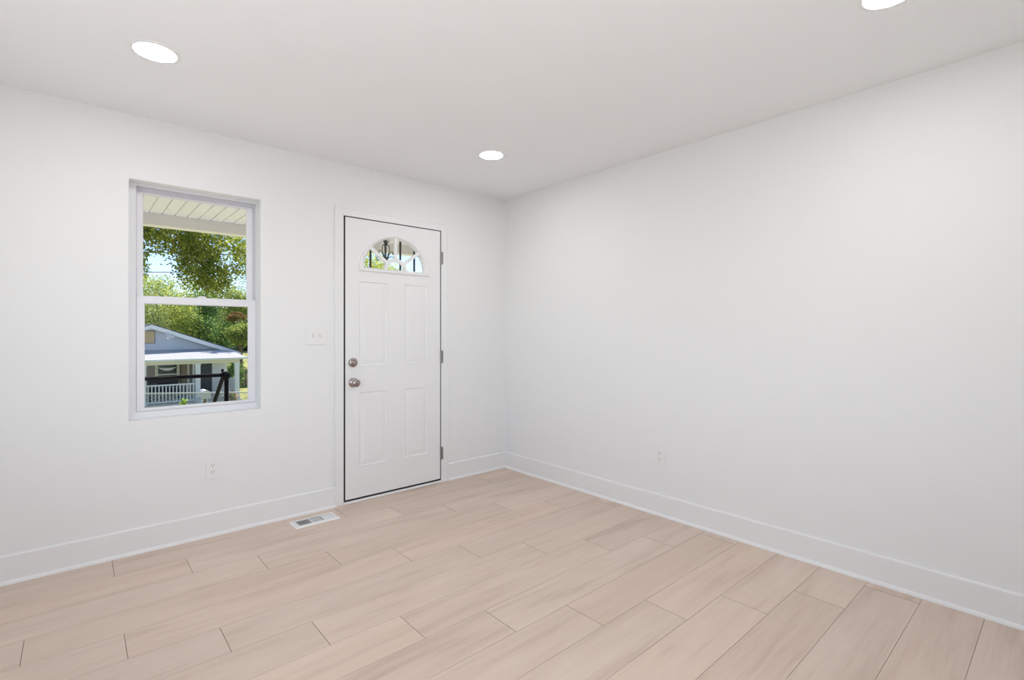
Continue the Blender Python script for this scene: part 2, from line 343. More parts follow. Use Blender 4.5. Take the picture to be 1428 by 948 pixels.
# fanlight: raised surround with rounded profile, sunburst bars, pane
b = B(); gx, gz0, grz = .252, 1.712, .233
def ring(b, o, i, y):       # two outlines of equal count joined at depth pairs
    n = len(o); vs = [(p[0], y[0], p[1]) for p in o]+[(p[0], y[1], p[1]) for p in i]
    b.add(vs, [(k, (k+1) % n, (k+1) % n+n, k+n) for k in range(n)])
outl = [arch(fc, rx, z, rz) for rx, z, rz in ((.300, 1.680, .290), (.296, 1.684, .286), (.280, 1.695, .270), (.268, 1.703, .252), (gx, gz0, grz))]
for (o1, y1), (o2, y2) in zip(list(zip(outl, (YF+.001, YF-.011, YF-.013, YF-.008, YF+.010)))[:-1], list(zip(outl, (YF+.001, YF-.011, YF-.013, YF-.008, YF+.010)))[1:]):
    ring(b, o1, o2, (y1, y2))
ring(b, outl[-1], outl[-1], (YF+.010, YF+.03))
b.build('fanlight_surround', DOORP, dr)
b = B(); hub_o = arch(fc, .100, gz0-.010, .095, 20); hub_i = arch(fc, .072, gz0-.010, .068, 20)
ring2 = hub_o+hub_i[::-1]; n = 21
for y in (YF-.004,):
    vs = [(p[0], YF-.004, p[1]) for p in hub_o]+[(p[0], YF-.004, p[1]) for p in hub_i]+[(p[0], YF+.014, p[1]) for p in hub_o]+[(p[0], YF+.014, p[1]) for p in hub_i]
    fs = []
    for k in range(n-1): fs += [(k, k+1, n+k+1, n+k), (k, 2*n+k, 2*n+k+1, k+1), (n+k, n+k+1, 3*n+k+1, 3*n+k)]
    b.add(vs, fs)
for an in (38, 90, 142):
    c_, s_ = math.cos(R(an)), math.sin(R(an))
    b.bar((fc+.092*c_, YF+.005, gz0+.078*s_), (fc+.258*c_, YF+.005, gz0+.240*s_), .021 if an != 90 else .024, .018)
# the bars lie in the door plane: width must run inside that plane, so rebuild them flat
b.v = b.v[:len(b.v)-24]; b.f = b.f[:-18]; b.m = b.m[:-18]
for an in (38, 90, 142):
    c_, s_ = math.cos(R(an)), math.sin(R(an)); w = .0115
    a_ = (fc+.090*c_, gz0+.076*s_); e_ = (fc+.260*c_, gz0+.242*s_)
    dx, dz = e_[0]-a_[0], e_[1]-a_[1]; l = math.hypot(dx, dz); nx, nz = -dz/l*w, dx/l*w
    b.prism([(a_[0]+nx, a_[1]+nz), (a_[0]-nx, a_[1]-nz), (e_[0]-nx, e_[1]-nz), (e_[0]+nx, e_[1]+nz)], YF-.003, YF+.014)
b.build('fanlight_muntins', DOORP, dr)
B().prism(arch(fc, .262, gz0-.008, .244), YF+.018, YF+.024).build('fanlight_pane', GLASS, dr)
# weatherstrip behind the gap, sweep under the leaf
b = B(); frame3(b, JX0+.0001, JX1-.0001, JZ-.0001, LX0+.012, LX1-.010, LZ1-.012, YF+.010, YF+.05, .017)
frame3(b, JX0+.0002, JX1+.004, JZ+.004, LX0-.0003, JX1-.002, LZ1+.004, YF+.0015, YF+.012, .017)
b.build('weatherstrip', BLACKR, dr)
B().box(LX0-.010, LX1+.006, YF+.0008, YF+.044, .0165, LZ0+.001).build('door_sweep', BLACKR, dr)
# hardware
k = B(); k.lathe([(.0, -.0), (.033, .0), (.0335, -.006), (.030, -.013), (.022, -.017), (.015, -.018)][1:], (-1.452, YF, 1.012)); k.lathe([(.014, -.017), (.014, -.024), (.011, -.027), (.002, -.027)], (-1.452, YF, 1.012), n=24)
db = k.build('deadbolt', NICKEL, dr, smooth=True)
B().box(-1.4555, -1.4485, YF-.040, YF-.024, .996, 1.028, bev=.002).build('thumb_turn', NICKEL, db)
k = B(); k.lathe([(.034, 0), (.0345, -.005), (.030, -.011), (.018, -.015), (.0125, -.018), (.0125, -.030), (.018, -.036), (.0255, -.044), (.0285, -.053), (.0270, -.062), (.021, -.067), (.010, -.069), (.002, -.069)], (-1.450, YF, .868))
kb = k.build('door_knob', NICKEL, dr, smooth=True)
k = B(); k.lathe([(.007, -.069), (.007, -.072), (.004, -.073), (.001, -.073)], (-1.450, YF, .868), n=16); k.build('lock_button', NICKEL, kb, smooth=True)
for zc in (1.840, 1.030, .240):
    k = B(); x = -.7018; y = YF-.006
    for i in range(5): k.lathe([(.0055, -.0095), (.0055, .0095)], (x, y, zc-.04+.02*i), 'z', 12)
    k.ball((x, y, zc+.052), .005, 10); k.ball((x, y, zc-.052), .005, 10)
    k.box(x-.0008, x+.0035, y+.002, y+.016, zc-.05, zc+.05)
    k.box(x+.002, x+.014, YF-.0178, YF-.0168, zc-.05, zc+.05)
    k.build('hinge', HINGE, dr, smooth=True)

# iron security door outside, seen through the fanlight
IRON2 = mat('glare_grey_iron', (.045, .045, .047), .55)  # black iron lightened so its colour carries the glare on the bars
sdr = empty('security_door', (fc, .18, 0), 'black iron security door with scrollwork outside the fanlight', 'door')
b = B(); y = .165
sx0, sx1, sz1 = -1.56, -.655, 2.11
b.box(sx0, sx0+.04, y-.015, y+.02, -.05, sz1); b.box(sx1-.04, sx1, y-.015, y+.02, -.05, sz1); b.box(sx0+.04, sx1-.04, y-.015, y+.02, sz1-.04, sz1); b.box(sx0+.04, sx1-.04, y-.015, y+.02, -.05, .02); b.box(sx0+.04, sx1-.04, y-.012, y+.017, .98, 1.02)
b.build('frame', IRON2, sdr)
for x in (-1.364, -1.236, -1.109, -.978, -.850, -.722):
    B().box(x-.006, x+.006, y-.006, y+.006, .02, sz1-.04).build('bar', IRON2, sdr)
k = B(); cx_, yo = -1.109, y-.008
def P(dx, z): return (cx_+dx, yo, z)
def spl(pts, n=6):
    out = []; q = [pts[0]]+pts+[pts[-1]]
    for i in range(1, len(q)-2):
        p0, p1, p2, p3 = [Vector(a) for a in q[i-1:i+3]]
        for j in range(n):
            t = j/n; out.append(.5*((2*p1)+(p2-p0)*t+(2*p0-5*p1+4*p2-p3)*t*t+(3*p1-p0-3*p2+p3)*t**3))
    out.append(Vector(pts[-1])); return out
for s_ in (1, -1):
    k.tube(spl([P(0, 1.80), P(.018*s_, 1.845), P(.031*s_, 1.885), P(.026*s_, 1.915), P(.006*s_, 1.935)]), .0032, 6)
    k.tube(spl([P(.004*s_, 1.815), P(.022*s_, 1.835), P(.034*s_, 1.862), P(.052*s_, 1.874), P(.063*s_, 1.866), P(.061*s_, 1.855), P(.052*s_, 1.857)]), .0034, 6)
    k.tube(spl([P(.004*s_, 1.805), P(.028*s_, 1.828), P(.052*s_, 1.835), P(.072*s_, 1.826), P(.078*s_, 1.806), P(.066*s_, 1.795), P(.056*s_, 1.803)]), .0034, 6)
    k.tube(spl([P(0, 1.925), P(.014*s_, 1.945), P(.010*s_, 1.962), P(.022*s_, 1.970)]), .0034, 6)
    k.tube(spl([P(0, 1.925), P(.008*s_, 1.940), P(.024*s_, 1.953), P(.034*s_, 1.962)]), .0028, 6)
k.ball(P(0, 1.935), .012, 10, sq=(1, .6, 1.6)); k.ball(P(0, 1.806), .013, 10, sq=(1.1, .6, 1.2)); k.ball(P(0, 1.745), .014, 10, sq=(1.2, .6, 1))
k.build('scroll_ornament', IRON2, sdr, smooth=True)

# ------------------------------------------------------------------ electrical plates, vent, lamps
def outlet(loc, rz, label):
    r = empty('wall_outlet', loc, label, 'outlet', 'duplex wall outlets', rz=rz)
    B().box(-.036, .036, -.006, 0, -.060, .060, bev=.0025).build('cover_plate', PLASTIC, r, local=True)
    for z in (.0195, -.0195):
        k = B(); pts = [(.0165*math.cos(R(a)), z+max(-.0135, min(.0135, .0165*math.sin(R(a))))) for a in range(0, 360, 10)]
        k.prism(pts, -.0078, -.005); rc = k.build('receptacle', PLASTIC, r, local=True)
        k = B(); k.box(-.0078, -.0054, -.0082, -.0075, z-.001, z+.0080); k.box(.0054, .0074, -.0082, -.0075, z, z+.0075); k.lathe([(.0026, -.0082), (.0026, -.0075)], (0, 0, z-.0072), n=14)
        k.build('slots', SLOT, rc, local=True)
    B().lathe([(.0032, -.0062), (.0032, -.0072), (.001, -.0074)], (0, 0, 0), n=14).build('screw', PLASTIC, r, local=True)
    return r
o1 = outlet((-2.335, 0, .404), 0, 'white duplex outlet low on the front wall below the window')
o2 = copy_tree(o1); o2.location = (0, -1.609, .398); o2.rotation_euler = (0, 0, R(-90)); o2['label'] = 'white duplex outlet low on the bare right wall'
sw = empty('light_switch', (-1.7115, 0, 1.209), 'white two-toggle light switch between window and door', 'switch')
B().box(-.071, .071, -.0065, 0, -.0625, .0625, bev=.003).build('cover_plate', PLASTIC, sw, local=True)
for dx in (-.023, .023):
    t_ = B().box(dx-.0055, dx+.0055, -.0072, -.004, -.013, .013).build('toggle_slot', VINYLG, sw, local=True)
    B().prism([(-.006, -.009), (-.006, .004), (-.018, .011), (-.020, .006), (-.010, -.006)], dx-.0045, dx+.0045, 'x').build('toggle', PLASTIC, sw, local=True)
    for z in (.030, -.030): B().lathe([(.003, -.0064), (.003, -.0074), (.001, -.0076)], (dx, 0, z), n=12).build('screw', PLASTIC, sw, local=True)

vx0, vx1, vy0, vy1 = -1.924, -1.638, -.242, -.098
vt = empty('floor_vent', ((vx0+vx1)/2, (vy0+vy1)/2, 0), 'white metal floor vent beside the door casing', 'vent')
b = B(); grp = [(-1.893, -1.815), (-1.806, -1.736), (-1.727, -1.660)]
ya, yb = -.212, -.126
# frame with three openings, softly bevelled rim
z0, z1 = .0, .0055; xs = [vx0, grp[0][0], grp[0][1], grp[1][0], grp[1][1], grp[2][0], grp[2][1], vx1]
rim = lambda x, y, z: (x, y, z)
b.add([(vx0, vy0, 0), (vx1, vy0, 0), (vx1, vy1, 0), (vx0, vy1, 0), (vx0+.006, vy0+.006, z1), (vx1-.006, vy0+.006, z1), (vx1-.006, vy1-.006, z1), (vx0+.006, vy1-.006, z1)], [(0,1,5,4), (1,2,6,5), (2,3,7,6), (3,0,4,7)])
b.add([(vx0+.006, vy0+.006, z1), (vx1-.006, vy0+.006, z1), (vx1-.006, ya, z1), (vx0+.006, ya, z1)], [(0,1,2,3)])
b.add([(vx0+.006, yb, z1), (vx1-.006, yb, z1), (vx1-.006, vy1-.006, z1), (vx0+.006, vy1-.006, z1)], [(0,1,2,3)])
for xa, xb in ((vx0+.006, xs[1]), (xs[2], xs[3]), (xs[4], xs[5]), (xs[6], vx1-.006)): b.add([(xa, ya, z1), (xb, ya, z1), (xb, yb, z1), (xa, yb, z1)], [(0,1,2,3)])
b.build('frame', VENTM, vt)
b = B()
b.box(grp[0][0]-.002, grp[2][1]+.002, ya-.002, yb+.002, .0003, .0008); b.build('duct_opening', VENTD, vt)
for gi, (xa, xb) in enumerate(grp):
    b = B()
    if gi == 1:
        n = 8
        for i in range(n):
            y = ya+(i+.5)*(yb-ya)/n; b.prism([(y-.0012, .0012), (y+.0012, .0012), (y+.0012, .0040), (y-.0012, .0040)], xa, xb, 'x')
    else:
        n = 6
        for i in range(n):
            x = xa+(i+.5)*(xb-xa)/n; s_ = .0018 if gi == 0 else .0046
            if gi == 0: b.prism([(x-.0028, .0050), (x+.0016, .0050), (x+.0036, .0014), (x+.0024, .0014)], ya, yb, 'y')
            else: b.prism([(x+.0062, .0052), (x+.0052, .0052), (x-.0050, .0014), (x-.0040, .0014)], ya, yb, 'y')
    b.build('louvers', VENTM, vt)
B().box(-1.668, -1.663, -.150, -.132, .0055, .010, bev=.001).build('damper_lever', VENTM, vt)

def lamp(x, y, label):
    r = empty('recessed_light', (x, y, H), label, 'ceiling light', 'recessed ceiling downlights')
    B().lathe([(.078, 0), (.078, -.004), (.0865, -.006), (.093, -.003), (.094, 0)], (0, 0, 0), 'z', 48).build('trim_ring', PLASTIC, r, smooth=True, local=True)
    B().lathe([(.0785, -.001), (.0785, -.0035), (.05, -.0045), (.001, -.005)], (0, 0, 0), 'z', 48).build('lens', LENS, r, local=True)
    return r
l1 = lamp(-2.702, -.840, 'lit round recessed ceiling light above the window')
for (x, y), lb in (((-.830, -.828), 'small lit recessed ceiling light in front of the far corner'), ((-.775, -3.022), 'lit recessed ceiling light cut by the top of the photo near the right wall'), ((-2.70, -3.02), 'lit recessed ceiling light overhead, behind the camera view')):
    c = copy_tree(l1); c.location = (x, y, H); c['label'] = lb

#EXTERIOR
# ------------------------------------------------------------------ outdoors: materials
SIDING = mat('grey_blue_siding', (.60, .65, .71), .6, var=.05, vscale=1.5)
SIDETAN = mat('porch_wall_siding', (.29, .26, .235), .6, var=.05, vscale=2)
WHITEO = mat('white_outdoor_paint', (.78, .80, .82), .5)
CREAM = mat('cream_beam_paint', (.72, .68, .58), .55)
SOFFIT = mat('soffit_panel', (.90, .88, .92), .5)
BEAMP = mat('porch_beam_wrap', (.86, .81, .78), .5)
SHINGLE = mat('pale_shingle', (.50, .50, .53), .8, var=.14, vscale=14)
SHINGLED = mat('roof_edge', (.12, .125, .14), .8)
PLYWOOD = mat('plywood', (.60, .44, .24), .7, var=.12, vscale=3)
DARKDOOR = mat('dark_door', (.05, .055, .075), .5)
DARKGL = mat('dark_window', (.02, .05, .06), .1, spec=.3)
DARKWD = mat('dark_bench', (.035, .03, .035), .6)
CONC = mat('concrete', (.70, .68, .66), .85, var=.08, vscale=3)
ASPH = mat('asphalt', (.16, .16, .165), .9, var=.1, vscale=5)
GALV = mat('galvanised', (.42, .45, .47), .5)
BARK = mat('bark', (.17, .13, .10), .9, var=.25, vscale=6)
WIREM = mat('cable', (.03, .03, .035), .6)
WOODF = mat('weathered_fence', (.20, .155, .12), .8, var=.2, vscale=5)
MAILG = mat('mailbox_paint', (.52, .53, .54), .5)
SHUT = mat('brown_shutter', (.30, .23, .17), .6)

def grass_mat():
    m = bpy.data.materials.new('lawn_grass'); m.use_nodes = True; t = m.node_tree; b = t.nodes['Principled BSDF']; N = t.nodes.new
    tc = N('ShaderNodeTexCoord'); n = N('ShaderNodeTexNoise'); n.inputs['Scale'].default_value = 1.3; n.inputs['Detail'].default_value = 8; n.inputs['Roughness'].default_value = .7
    c = N('ShaderNodeValToRGB'); e = c.color_ramp.elements; e[0].position = .32; e[0].color = (.15, .18, .05, 1); e[1].position = .66; e[1].color = (.42, .42, .13, 1)
    t.links.new(tc.outputs['Object'], n.inputs['Vector']); t.links.new(n.outputs['Fac'], c.inputs[0]); t.links.new(c.outputs[0], b.inputs['Base Color']); b.inputs['Roughness'].default_value = .9
    return m
GRASS = grass_mat()
def leaf_mat(name, trans=.55):
    m = bpy.data.materials.new(name); m.use_nodes = True; t = m.node_tree; t.nodes.clear(); N = t.nodes.new; L = t.links.new
    a = N('ShaderNodeAttribute'); a.attribute_name = 'leaf'
    d = N('ShaderNodeBsdfDiffuse'); tr = N('ShaderNodeBsdfTranslucent'); mx = N('ShaderNodeMixShader'); mx.inputs[0].default_value = trans
    hs = N('ShaderNodeMix'); hs.data_type = 'RGBA'; hs.blend_type = 'MULTIPLY'; hs.inputs[0].default_value = 1; hs.inputs[7].default_value = (1.15, 1.12, .74, 1)
    L(a.outputs['Color'], d.inputs[0]); L(a.outputs['Color'], hs.inputs[6]); L(hs.outputs[2], tr.inputs[0])
    L(d.outputs[0], mx.inputs[1]); L(tr.outputs[0], mx.inputs[2]); o = N('ShaderNodeOutputMaterial'); L(mx.outputs[0], o.inputs[0]); return m
LEAF = leaf_mat('leaf')

# ------------------------------------------------------------------ ground falling away to the street and rising behind the neighbour
def tz(x, y):
    if y < 2.5: z = -.55
    elif y < 20: z = -.55-1.70*((y-2.5)/17.5)
    elif y < 25: z = -2.25
    else: z = -2.25+.15*(y-25) if y < 48 else 1.2+.03*(y-48)
    return z-.035*(x+1)*(1 if -14 < x < 40 else 0)*min(1, max(0, (y-2)/8))*(1 if y < 20 else max(0, 1-(y-20)/3))
b = B(); gx = [(-26+1.5*i) for i in range(60)]; gy = [.16+.0*i for i in range(1)]+[1.5*i+1.5 for i in range(62)]
vs = [(x, y, tz(x, y)) for y in gy for x in gx]; n = len(gx)
b.add(vs, [(j*n+i, j*n+i+1, (j+1)*n+i+1, (j+1)*n+i) for j in range(len(gy)-1) for i in range(n-1)])
tag(b.build('lawn', GRASS, smooth=True), 'sunlit yellow-green lawn sloping beyond the window', 'ground', kind='structure')
b = B(); ys = [12.0+.5*i for i in range(10)]; xs_ = [-24+2*i for i in range(38)]; n = len(xs_)
b.add([(x, y, tz(x, y)+.03) for y in ys for x in xs_], [(j*n+i, j*n+i+1, (j+1)*n+i+1, (j+1)*n+i) for j in range(len(ys)-1) for i in range(n-1)])
tag(b.build('street', ASPH), 'grey street between the two front yards', 'street', kind='structure')

# ------------------------------------------------------------------ own porch
b = B(); x = -2.443-.1003*26
while x < 2.0:
    b.add([(x-.003, T, 2.349), (x+.003, T, 2.349), (x+.0925, T, 2.349), (x+.0925, 2.27, 2.349), (x+.003, 2.27, 2.349)], [(1, 2, 3, 4)])
    b.add([(x+.0925, T, 2.349), (x+.0945, T, 2.360), (x+.1013, T, 2.360), (x+.1033, T, 2.349), (x+.0925, 2.27, 2.349), (x+.0945, 2.27, 2.360), (x+.1013, 2.27, 2.360), (x+.1033, 2.27, 2.349)], [(0,1,5,4), (1,2,6,5), (2,3,7,6)])
    x += .1003
tag(b.build('porch_ceiling', SOFFIT), 'white grooved soffit boards under the porch roof', 'porch ceiling', kind='structure')
b = B(); b.box(-5.05, 2.0, 2.25, 2.36, 2.247, 2.39); b.box(-5.05, 2.0, 2.24, 2.37, 2.237, 2.247)
tag(b.build('porch_beam', BEAMP), 'pale beam along the outer edge of the porch roof', 'porch beam', kind='structure')
b = B(); b.prism([(T, 2.60), (T, 2.75), (2.75, 2.47), (2.75, 2.39), (2.55, 2.39), (T, 2.43)], -5.05, 2.0, 'x')
tag(b.build('porch_roof', SHINGLED), 'roof slab over the front porch', 'porch roof', kind='structure')
tag(B().box(-5.05, 2.0, T, 2.45, -.62, -.12).build('porch_floor', CONC), 'concrete porch floor outside the window', 'porch floor', kind='structure')
rl = empty('porch_railing', (-1.815, 2.2, -.12), 'black tubular metal railing along the edge of the porch', 'railing')
b = B(); b.tube([(-4.9, 2.2, .806), (-1.85, 2.2, .803)], .0185, 12); b.build('top_rail', IRON, rl, smooth=True)
for x in (-1.815, -4.9):
    k = B(); k.tube([(x, 2.2, -.12), (x, 2.2, .79)], .020, 12); k.lathe([(.045, 0), (.045, .01), (.03, .012)], (x, 2.2, -.12), 'z', 20); k.build('post', IRON, rl, smooth=True)
k = B(); k.ball((-1.818, 2.2, .798), .042, 16); k.tube([(-1.86, 2.2, .803), (-1.818, 2.2, .803)], .025, 12); k.lathe([(.008, .83), (.012, .845), (.014, .853), (.008, .862), (.001, .864)], (-1.85, 2.2, 0), 'z', 14); k.build('elbow_joint', IRON, rl, smooth=True)
k = B(); k.tube([(-1.845, 2.2, .785), (-1.832, 2.7, .466), (-1.812, 3.35, .06), (-1.812, 3.37, -.62)], .0185, 12); k.build('stair_rail', IRON, rl, smooth=True)
st = empty('porch_steps', (-1.2, 2.45, -.55), 'concrete steps going down from the porch', 'steps')
for i in range(2): B().box(-1.9, -.5, 2.455+.42*i, 2.87+.42*i, -.66, -.27-.15*i, bev=.01).build('step', CONC, st)

# ------------------------------------------------------------------ chain-link fence and mailbox
fn = empty('chain_link_fence', (-.8, 10, tz(-.8, 10)), 'galvanised chain-link fence along the street', 'fence')
fz = lambda x: -.108-.0645*(x+1.841)
fx_a, fx_b = -5.0, 4.6
B().tube([(fx_a, 10, fz(fx_a)), (fx_b, 10, fz(fx_b))], .015, 8).build('top_rail', GALV, fn, smooth=True)
for x in (-5.0, -2.6, -.2+1.15, 3.1, 4.6): B().tube([(x, 10.01, tz(x, 10)-.1), (x, 10.01, fz(x)+.03)], .024, 8).build('post', GALV, fn, smooth=True)
b = B(); s_ = .062; h_ = 1.05; x = fx_a
while x < fx_b:
    for sg in (1, -1):
        x0 = x if sg == 1 else x+h_
        x1 = x0+sg*h_
        a0, a1 = (x0, 10, fz(x0)-h_), (x1, 10, fz(x1))
        if fx_a <= x0 <= fx_b and fx_a <= x1 <= fx_b: b.bar(a0, a1, .0042, .0042)
    x += s_*1.414
b.build('mesh', GALV, fn, weld=False)
mb = empty('mailbox', (-.622, 10.35, tz(-.622, 10.35)), 'white arched mailbox on a post behind the fence', 'mailbox')
k = B(); cxm, zb, zt = -.622, -.335, -.235; w_ = .088
prof_ = [(cxm-w_, zb), (cxm+w_, zb), (cxm+w_, zt)]+[(cxm+w_*math.cos(R(a)), zt+w_*math.sin(R(a))) for a in range(15, 180, 15)]+[(cxm-w_, zt)]
k.prism(prof_, 10.15, 10.62); k.build('box', MAILG, mb)
k = B(); k.prism([(cxm+(p[0]-cxm)*1.05, zt-.03+(p[1]-zt+.03)*1.05) for p in prof_], 10.14, 10.155); k.build('door', MAILG, mb)
B().box(cxm-.03, cxm+.03, 10.32, 10.40, tz(-.6, 10.3)-.1, zb).build('post', BARK, mb)

# ------------------------------------------------------------------ neighbour's house
YP, YW = 22.5, 24.5
nh = empty('house', (-.36, YW, -2.25), 'small grey-blue house with white trim and front porch across the street', 'house')
HX0, HX1, PK, ZF = -3.42, 2.70, -.36, -1.86
slope = .373
def siding(b, poly_x, z0, z1, y, step=.15):
    """lapped boards between z0 and z1; poly_x(z) gives the left and right end"""
    z = z0
    while z < z1-.001:
        zt_ = min(z+step, z1); l0, r0 = poly_x(z); l1, r1 = poly_x(zt_)
        b.add([(l0, y-.030, z), (r0, y-.030, z), (r1, y-.006, zt_), (l1, y-.006, zt_), (l0, y, z), (r0, y, z)], [(0,1,2,3), (0,4,5,1)]); z = zt_
# body
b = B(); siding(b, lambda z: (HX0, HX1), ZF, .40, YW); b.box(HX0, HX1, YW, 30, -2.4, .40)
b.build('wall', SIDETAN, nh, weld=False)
GZ0, GZ1 = .40, 1.46
b = B(); siding(b, lambda z: (PK-(GZ1-z)/slope, PK+(GZ1-z)/slope), GZ0, GZ1, YW-.01)
b.prism([(PK-(GZ1-GZ0)/slope, GZ0), (PK+(GZ1-GZ0)/slope, GZ0), (PK, GZ1)], YW, YW+.1); b.build('gable', SIDING, nh, weld=False)
# main roof: two slabs
yr0, yr1 = YW-.35, 30.3; ex = 3.62; zp = 1.63
b = B()
for s_ in (1, -1):
    b.prism([(PK, zp), (PK+s_*ex, zp-slope*ex), (PK+s_*ex, zp-slope*ex-.06), (PK, zp-.06)], yr0, yr1)
b.build('roof', SHINGLED, nh)
for s_ in (1, -1):
    B().prism([(PK, zp-.05), (PK+s_*ex, zp-.05-slope*ex), (PK+s_*ex, zp-.23-slope*ex), (PK, zp-.23)], yr0-.03, yr0+.02).build('rake_board', WHITEO, nh)
gv = B().box(-.76, -.24, YW-.06, YW-.02, .76, 1.27); gv.build('gable_vent', PLYWOOD, nh)
k = B(); k.box(-.80, -.76, YW-.075, YW, .72, 1.31); k.box(-.24, -.20, YW-.075, YW, .72, 1.31); k.box(-.76, -.24, YW-.075, YW, .72, .76); k.box(-.76, -.24, YW-.075, YW, 1.27, 1.31); k.build('vent_trim', SIDETAN, nh)
# porch roof with hipped right end
PX1 = 3.10; PX0 = -3.8
b = B(); ze, zh = .075, .43; yf = YP-.30
A_ = [(PX0, yf, ze), (PX1, yf, ze), (2.72, YW, zh), (PX0+.4, YW, zh), (PX1, YW+.6, ze)]
b.add(A_, [(0,1,2,3), (1,4,2)]); b.add([(PX0, yf, ze), (PX1, yf, ze), (PX1, yf, ze-.05), (PX0, yf, ze-.05), (PX1, YW+.6, ze), (PX1, YW+.6, ze-.05), (PX0, YW, ze-.05)], [(0,3,2,1), (1,2,5,4), (2,3,6,5)])
for i in range(1, 9):
    t_ = i/9; yy = yf+(YW-yf)*t_; zz = ze+(zh-ze)*t_; b.box(PX0+.4*t_, PX1-.38*t_, yy-.012, yy+.012, zz-.004, zz+.007)
b.build('porch_roof', SHINGLE, nh, weld=False)
B().box(PX0, PX1+.01, yf-.03, yf, ze-.07, ze+.005).build('eave_trim', WHITEO, nh)
b = B(); b.box(HX0, 2.83, YP-.09, YP+.09, -.165, .02); b.box(2.65, 2.83, YP+.09, YW, -.165, .02); b.build('porch_beam', CREAM, nh)
B().box(HX0, 2.9, YP-.2, YW, -.02, .0).build('porch_ceiling', WHITEO, nh)
B().box(HX0, 2.9, YP-.2, YW, -2.35, ZF).build('porch_floor', CONC, nh)
for x in (-.80, 1.157, 2.722, -2.8):
    k = B(); k.box(x-.095, x+.095, YP-.095, YP+.095, ZF, -.165, bev=.01); k.box(x-.12, x+.12, YP-.12, YP+.12, ZF, ZF+.14, bev=.01); k.box(x-.115, x+.115, YP-.115, YP+.115, -.22, -.165, bev=.01)
    k.build('porch_post', WHITEO, nh)
B().box(HX1-.13, HX1+.02, YW-.06, YW+.1, ZF, .0).build('corner_board', WHITEO, nh)
rg = B(); rg.box(-.705, 1.06, YP-.05, YP+.05, -1.075, -1.01); rg.box(-.705, 1.06, YP-.03, YP+.03, -1.80, -1.74); rg = rg.build('railing', WHITEO, nh)
for i in range(14):
    x = -.64+i*.1265; B().box(x-.022, x+.022, YP-.022, YP+.022, -1.74, -1.075).build('baluster', WHITEO, rg)
rg2 = B(); rg2.box(2.66, 2.78, YP+.1, YW-.1, -1.03, -.96); rg2.box(2.69, 2.75, YP+.1, YW-.1, -1.80, -1.74); rg2 = rg2.build('railing', WHITEO, nh)
for i in range(12):
    y = YP+.2+i*.145; B().box(2.69, 2.75, y-.05, y+.05, -1.74, -1.03).build('baluster', WHITEO, rg2)
# door, windows, trim on the porch wall
yw = YW-.03
d = B().box(1.33, 2.06, yw-.05, yw, ZF, -.12, bev=.01).build('door', DARKDOOR, nh)
k = B()
for zz in (-.62, -1.2, -1.75): k.box(1.42, 1.97, yw-.06, yw-.045, zz, zz+.38, bev=.006)
k.build('door_panel', DARKDOOR, d); B().ball((1.42, yw-.09, -.95), .035).build('door_knob', NICKEL, d)
k = B(); k.box(1.25, 1.33, yw-.06, yw, ZF, -.04); k.box(2.06, 2.14, yw-.06, yw, ZF, -.04); k.box(1.33, 2.06, yw-.06, yw, -.12, -.04); k.build('door_trim', WHITEO, nh)
wf = B(); wx0, wx1, wz0, wz1 = -.10, .62, -1.30, -.15
wf.box(wx0-.11, wx0, yw-.06, yw, wz0-.1, wz1+.08); wf.box(wx1, wx1+.11, yw-.06, yw, wz0-.1, wz1+.08); wf.box(wx0, wx1, yw-.06, yw, wz1, wz1+.08); wf.box(wx0, wx1, yw-.06, yw, wz0-.1, wz0); wf.box(wx0, wx1, yw-.04, yw, -.74, -.69)
wf = wf.build('window', CREAM, nh); B().box(wx0, wx1, yw-.02, yw-.01, wz0, wz1).build('pane', DARKGL, wf)
k = B(); pts = [(wx0+.03+(wx1-wx0-.06)*i/16, -.42-.13*math.sin(math.pi*i/16)) for i in range(17)]  # curved white band across the upper pane
k.prism(pts+[(p[0], p[1]+.10*math.sin(math.pi*(j)/16)+.03) for j, p in list(enumerate(pts))[::-1]], yw-.028, yw-.022); k.build('white_band', WHITEO, wf)
sh = B(); sh.box(.80, 1.02, yw-.05, yw, -1.3, -.12)
for i in range(14): sh.box(.82, 1.0, yw-.07, yw-.045, -1.27+.08*i, -1.225+.08*i)
sh.build('shutter', SHUT, nh, weld=False)
B().box(1.035, 1.12, yw-.05, yw, ZF, -.1).build('trim_board', CREAM, nh)
b = B(); siding(b, lambda z: (2.15, HX1-.13), ZF, -.02, yw); b.build('side_panel', WHITEO, nh, weld=False)
sp = empty('porch_steps', (1.75, 21.7, -2.25), 'white concrete stoop at the door of the house across the street', 'steps')
for i in range(2): B().box(1.30, 2.25, YP-.2-.36*(i+1), YP-.2-.36*i, -2.4, ZF-.13*(i+1), bev=.01).build('step', CONC, sp)
for x in (1.22, 2.25): B().box(x-.1, x+.16, YP-.95, YP-.2, -2.4, -1.66, bev=.02).build('cheek_wall', WHITEO, sp)
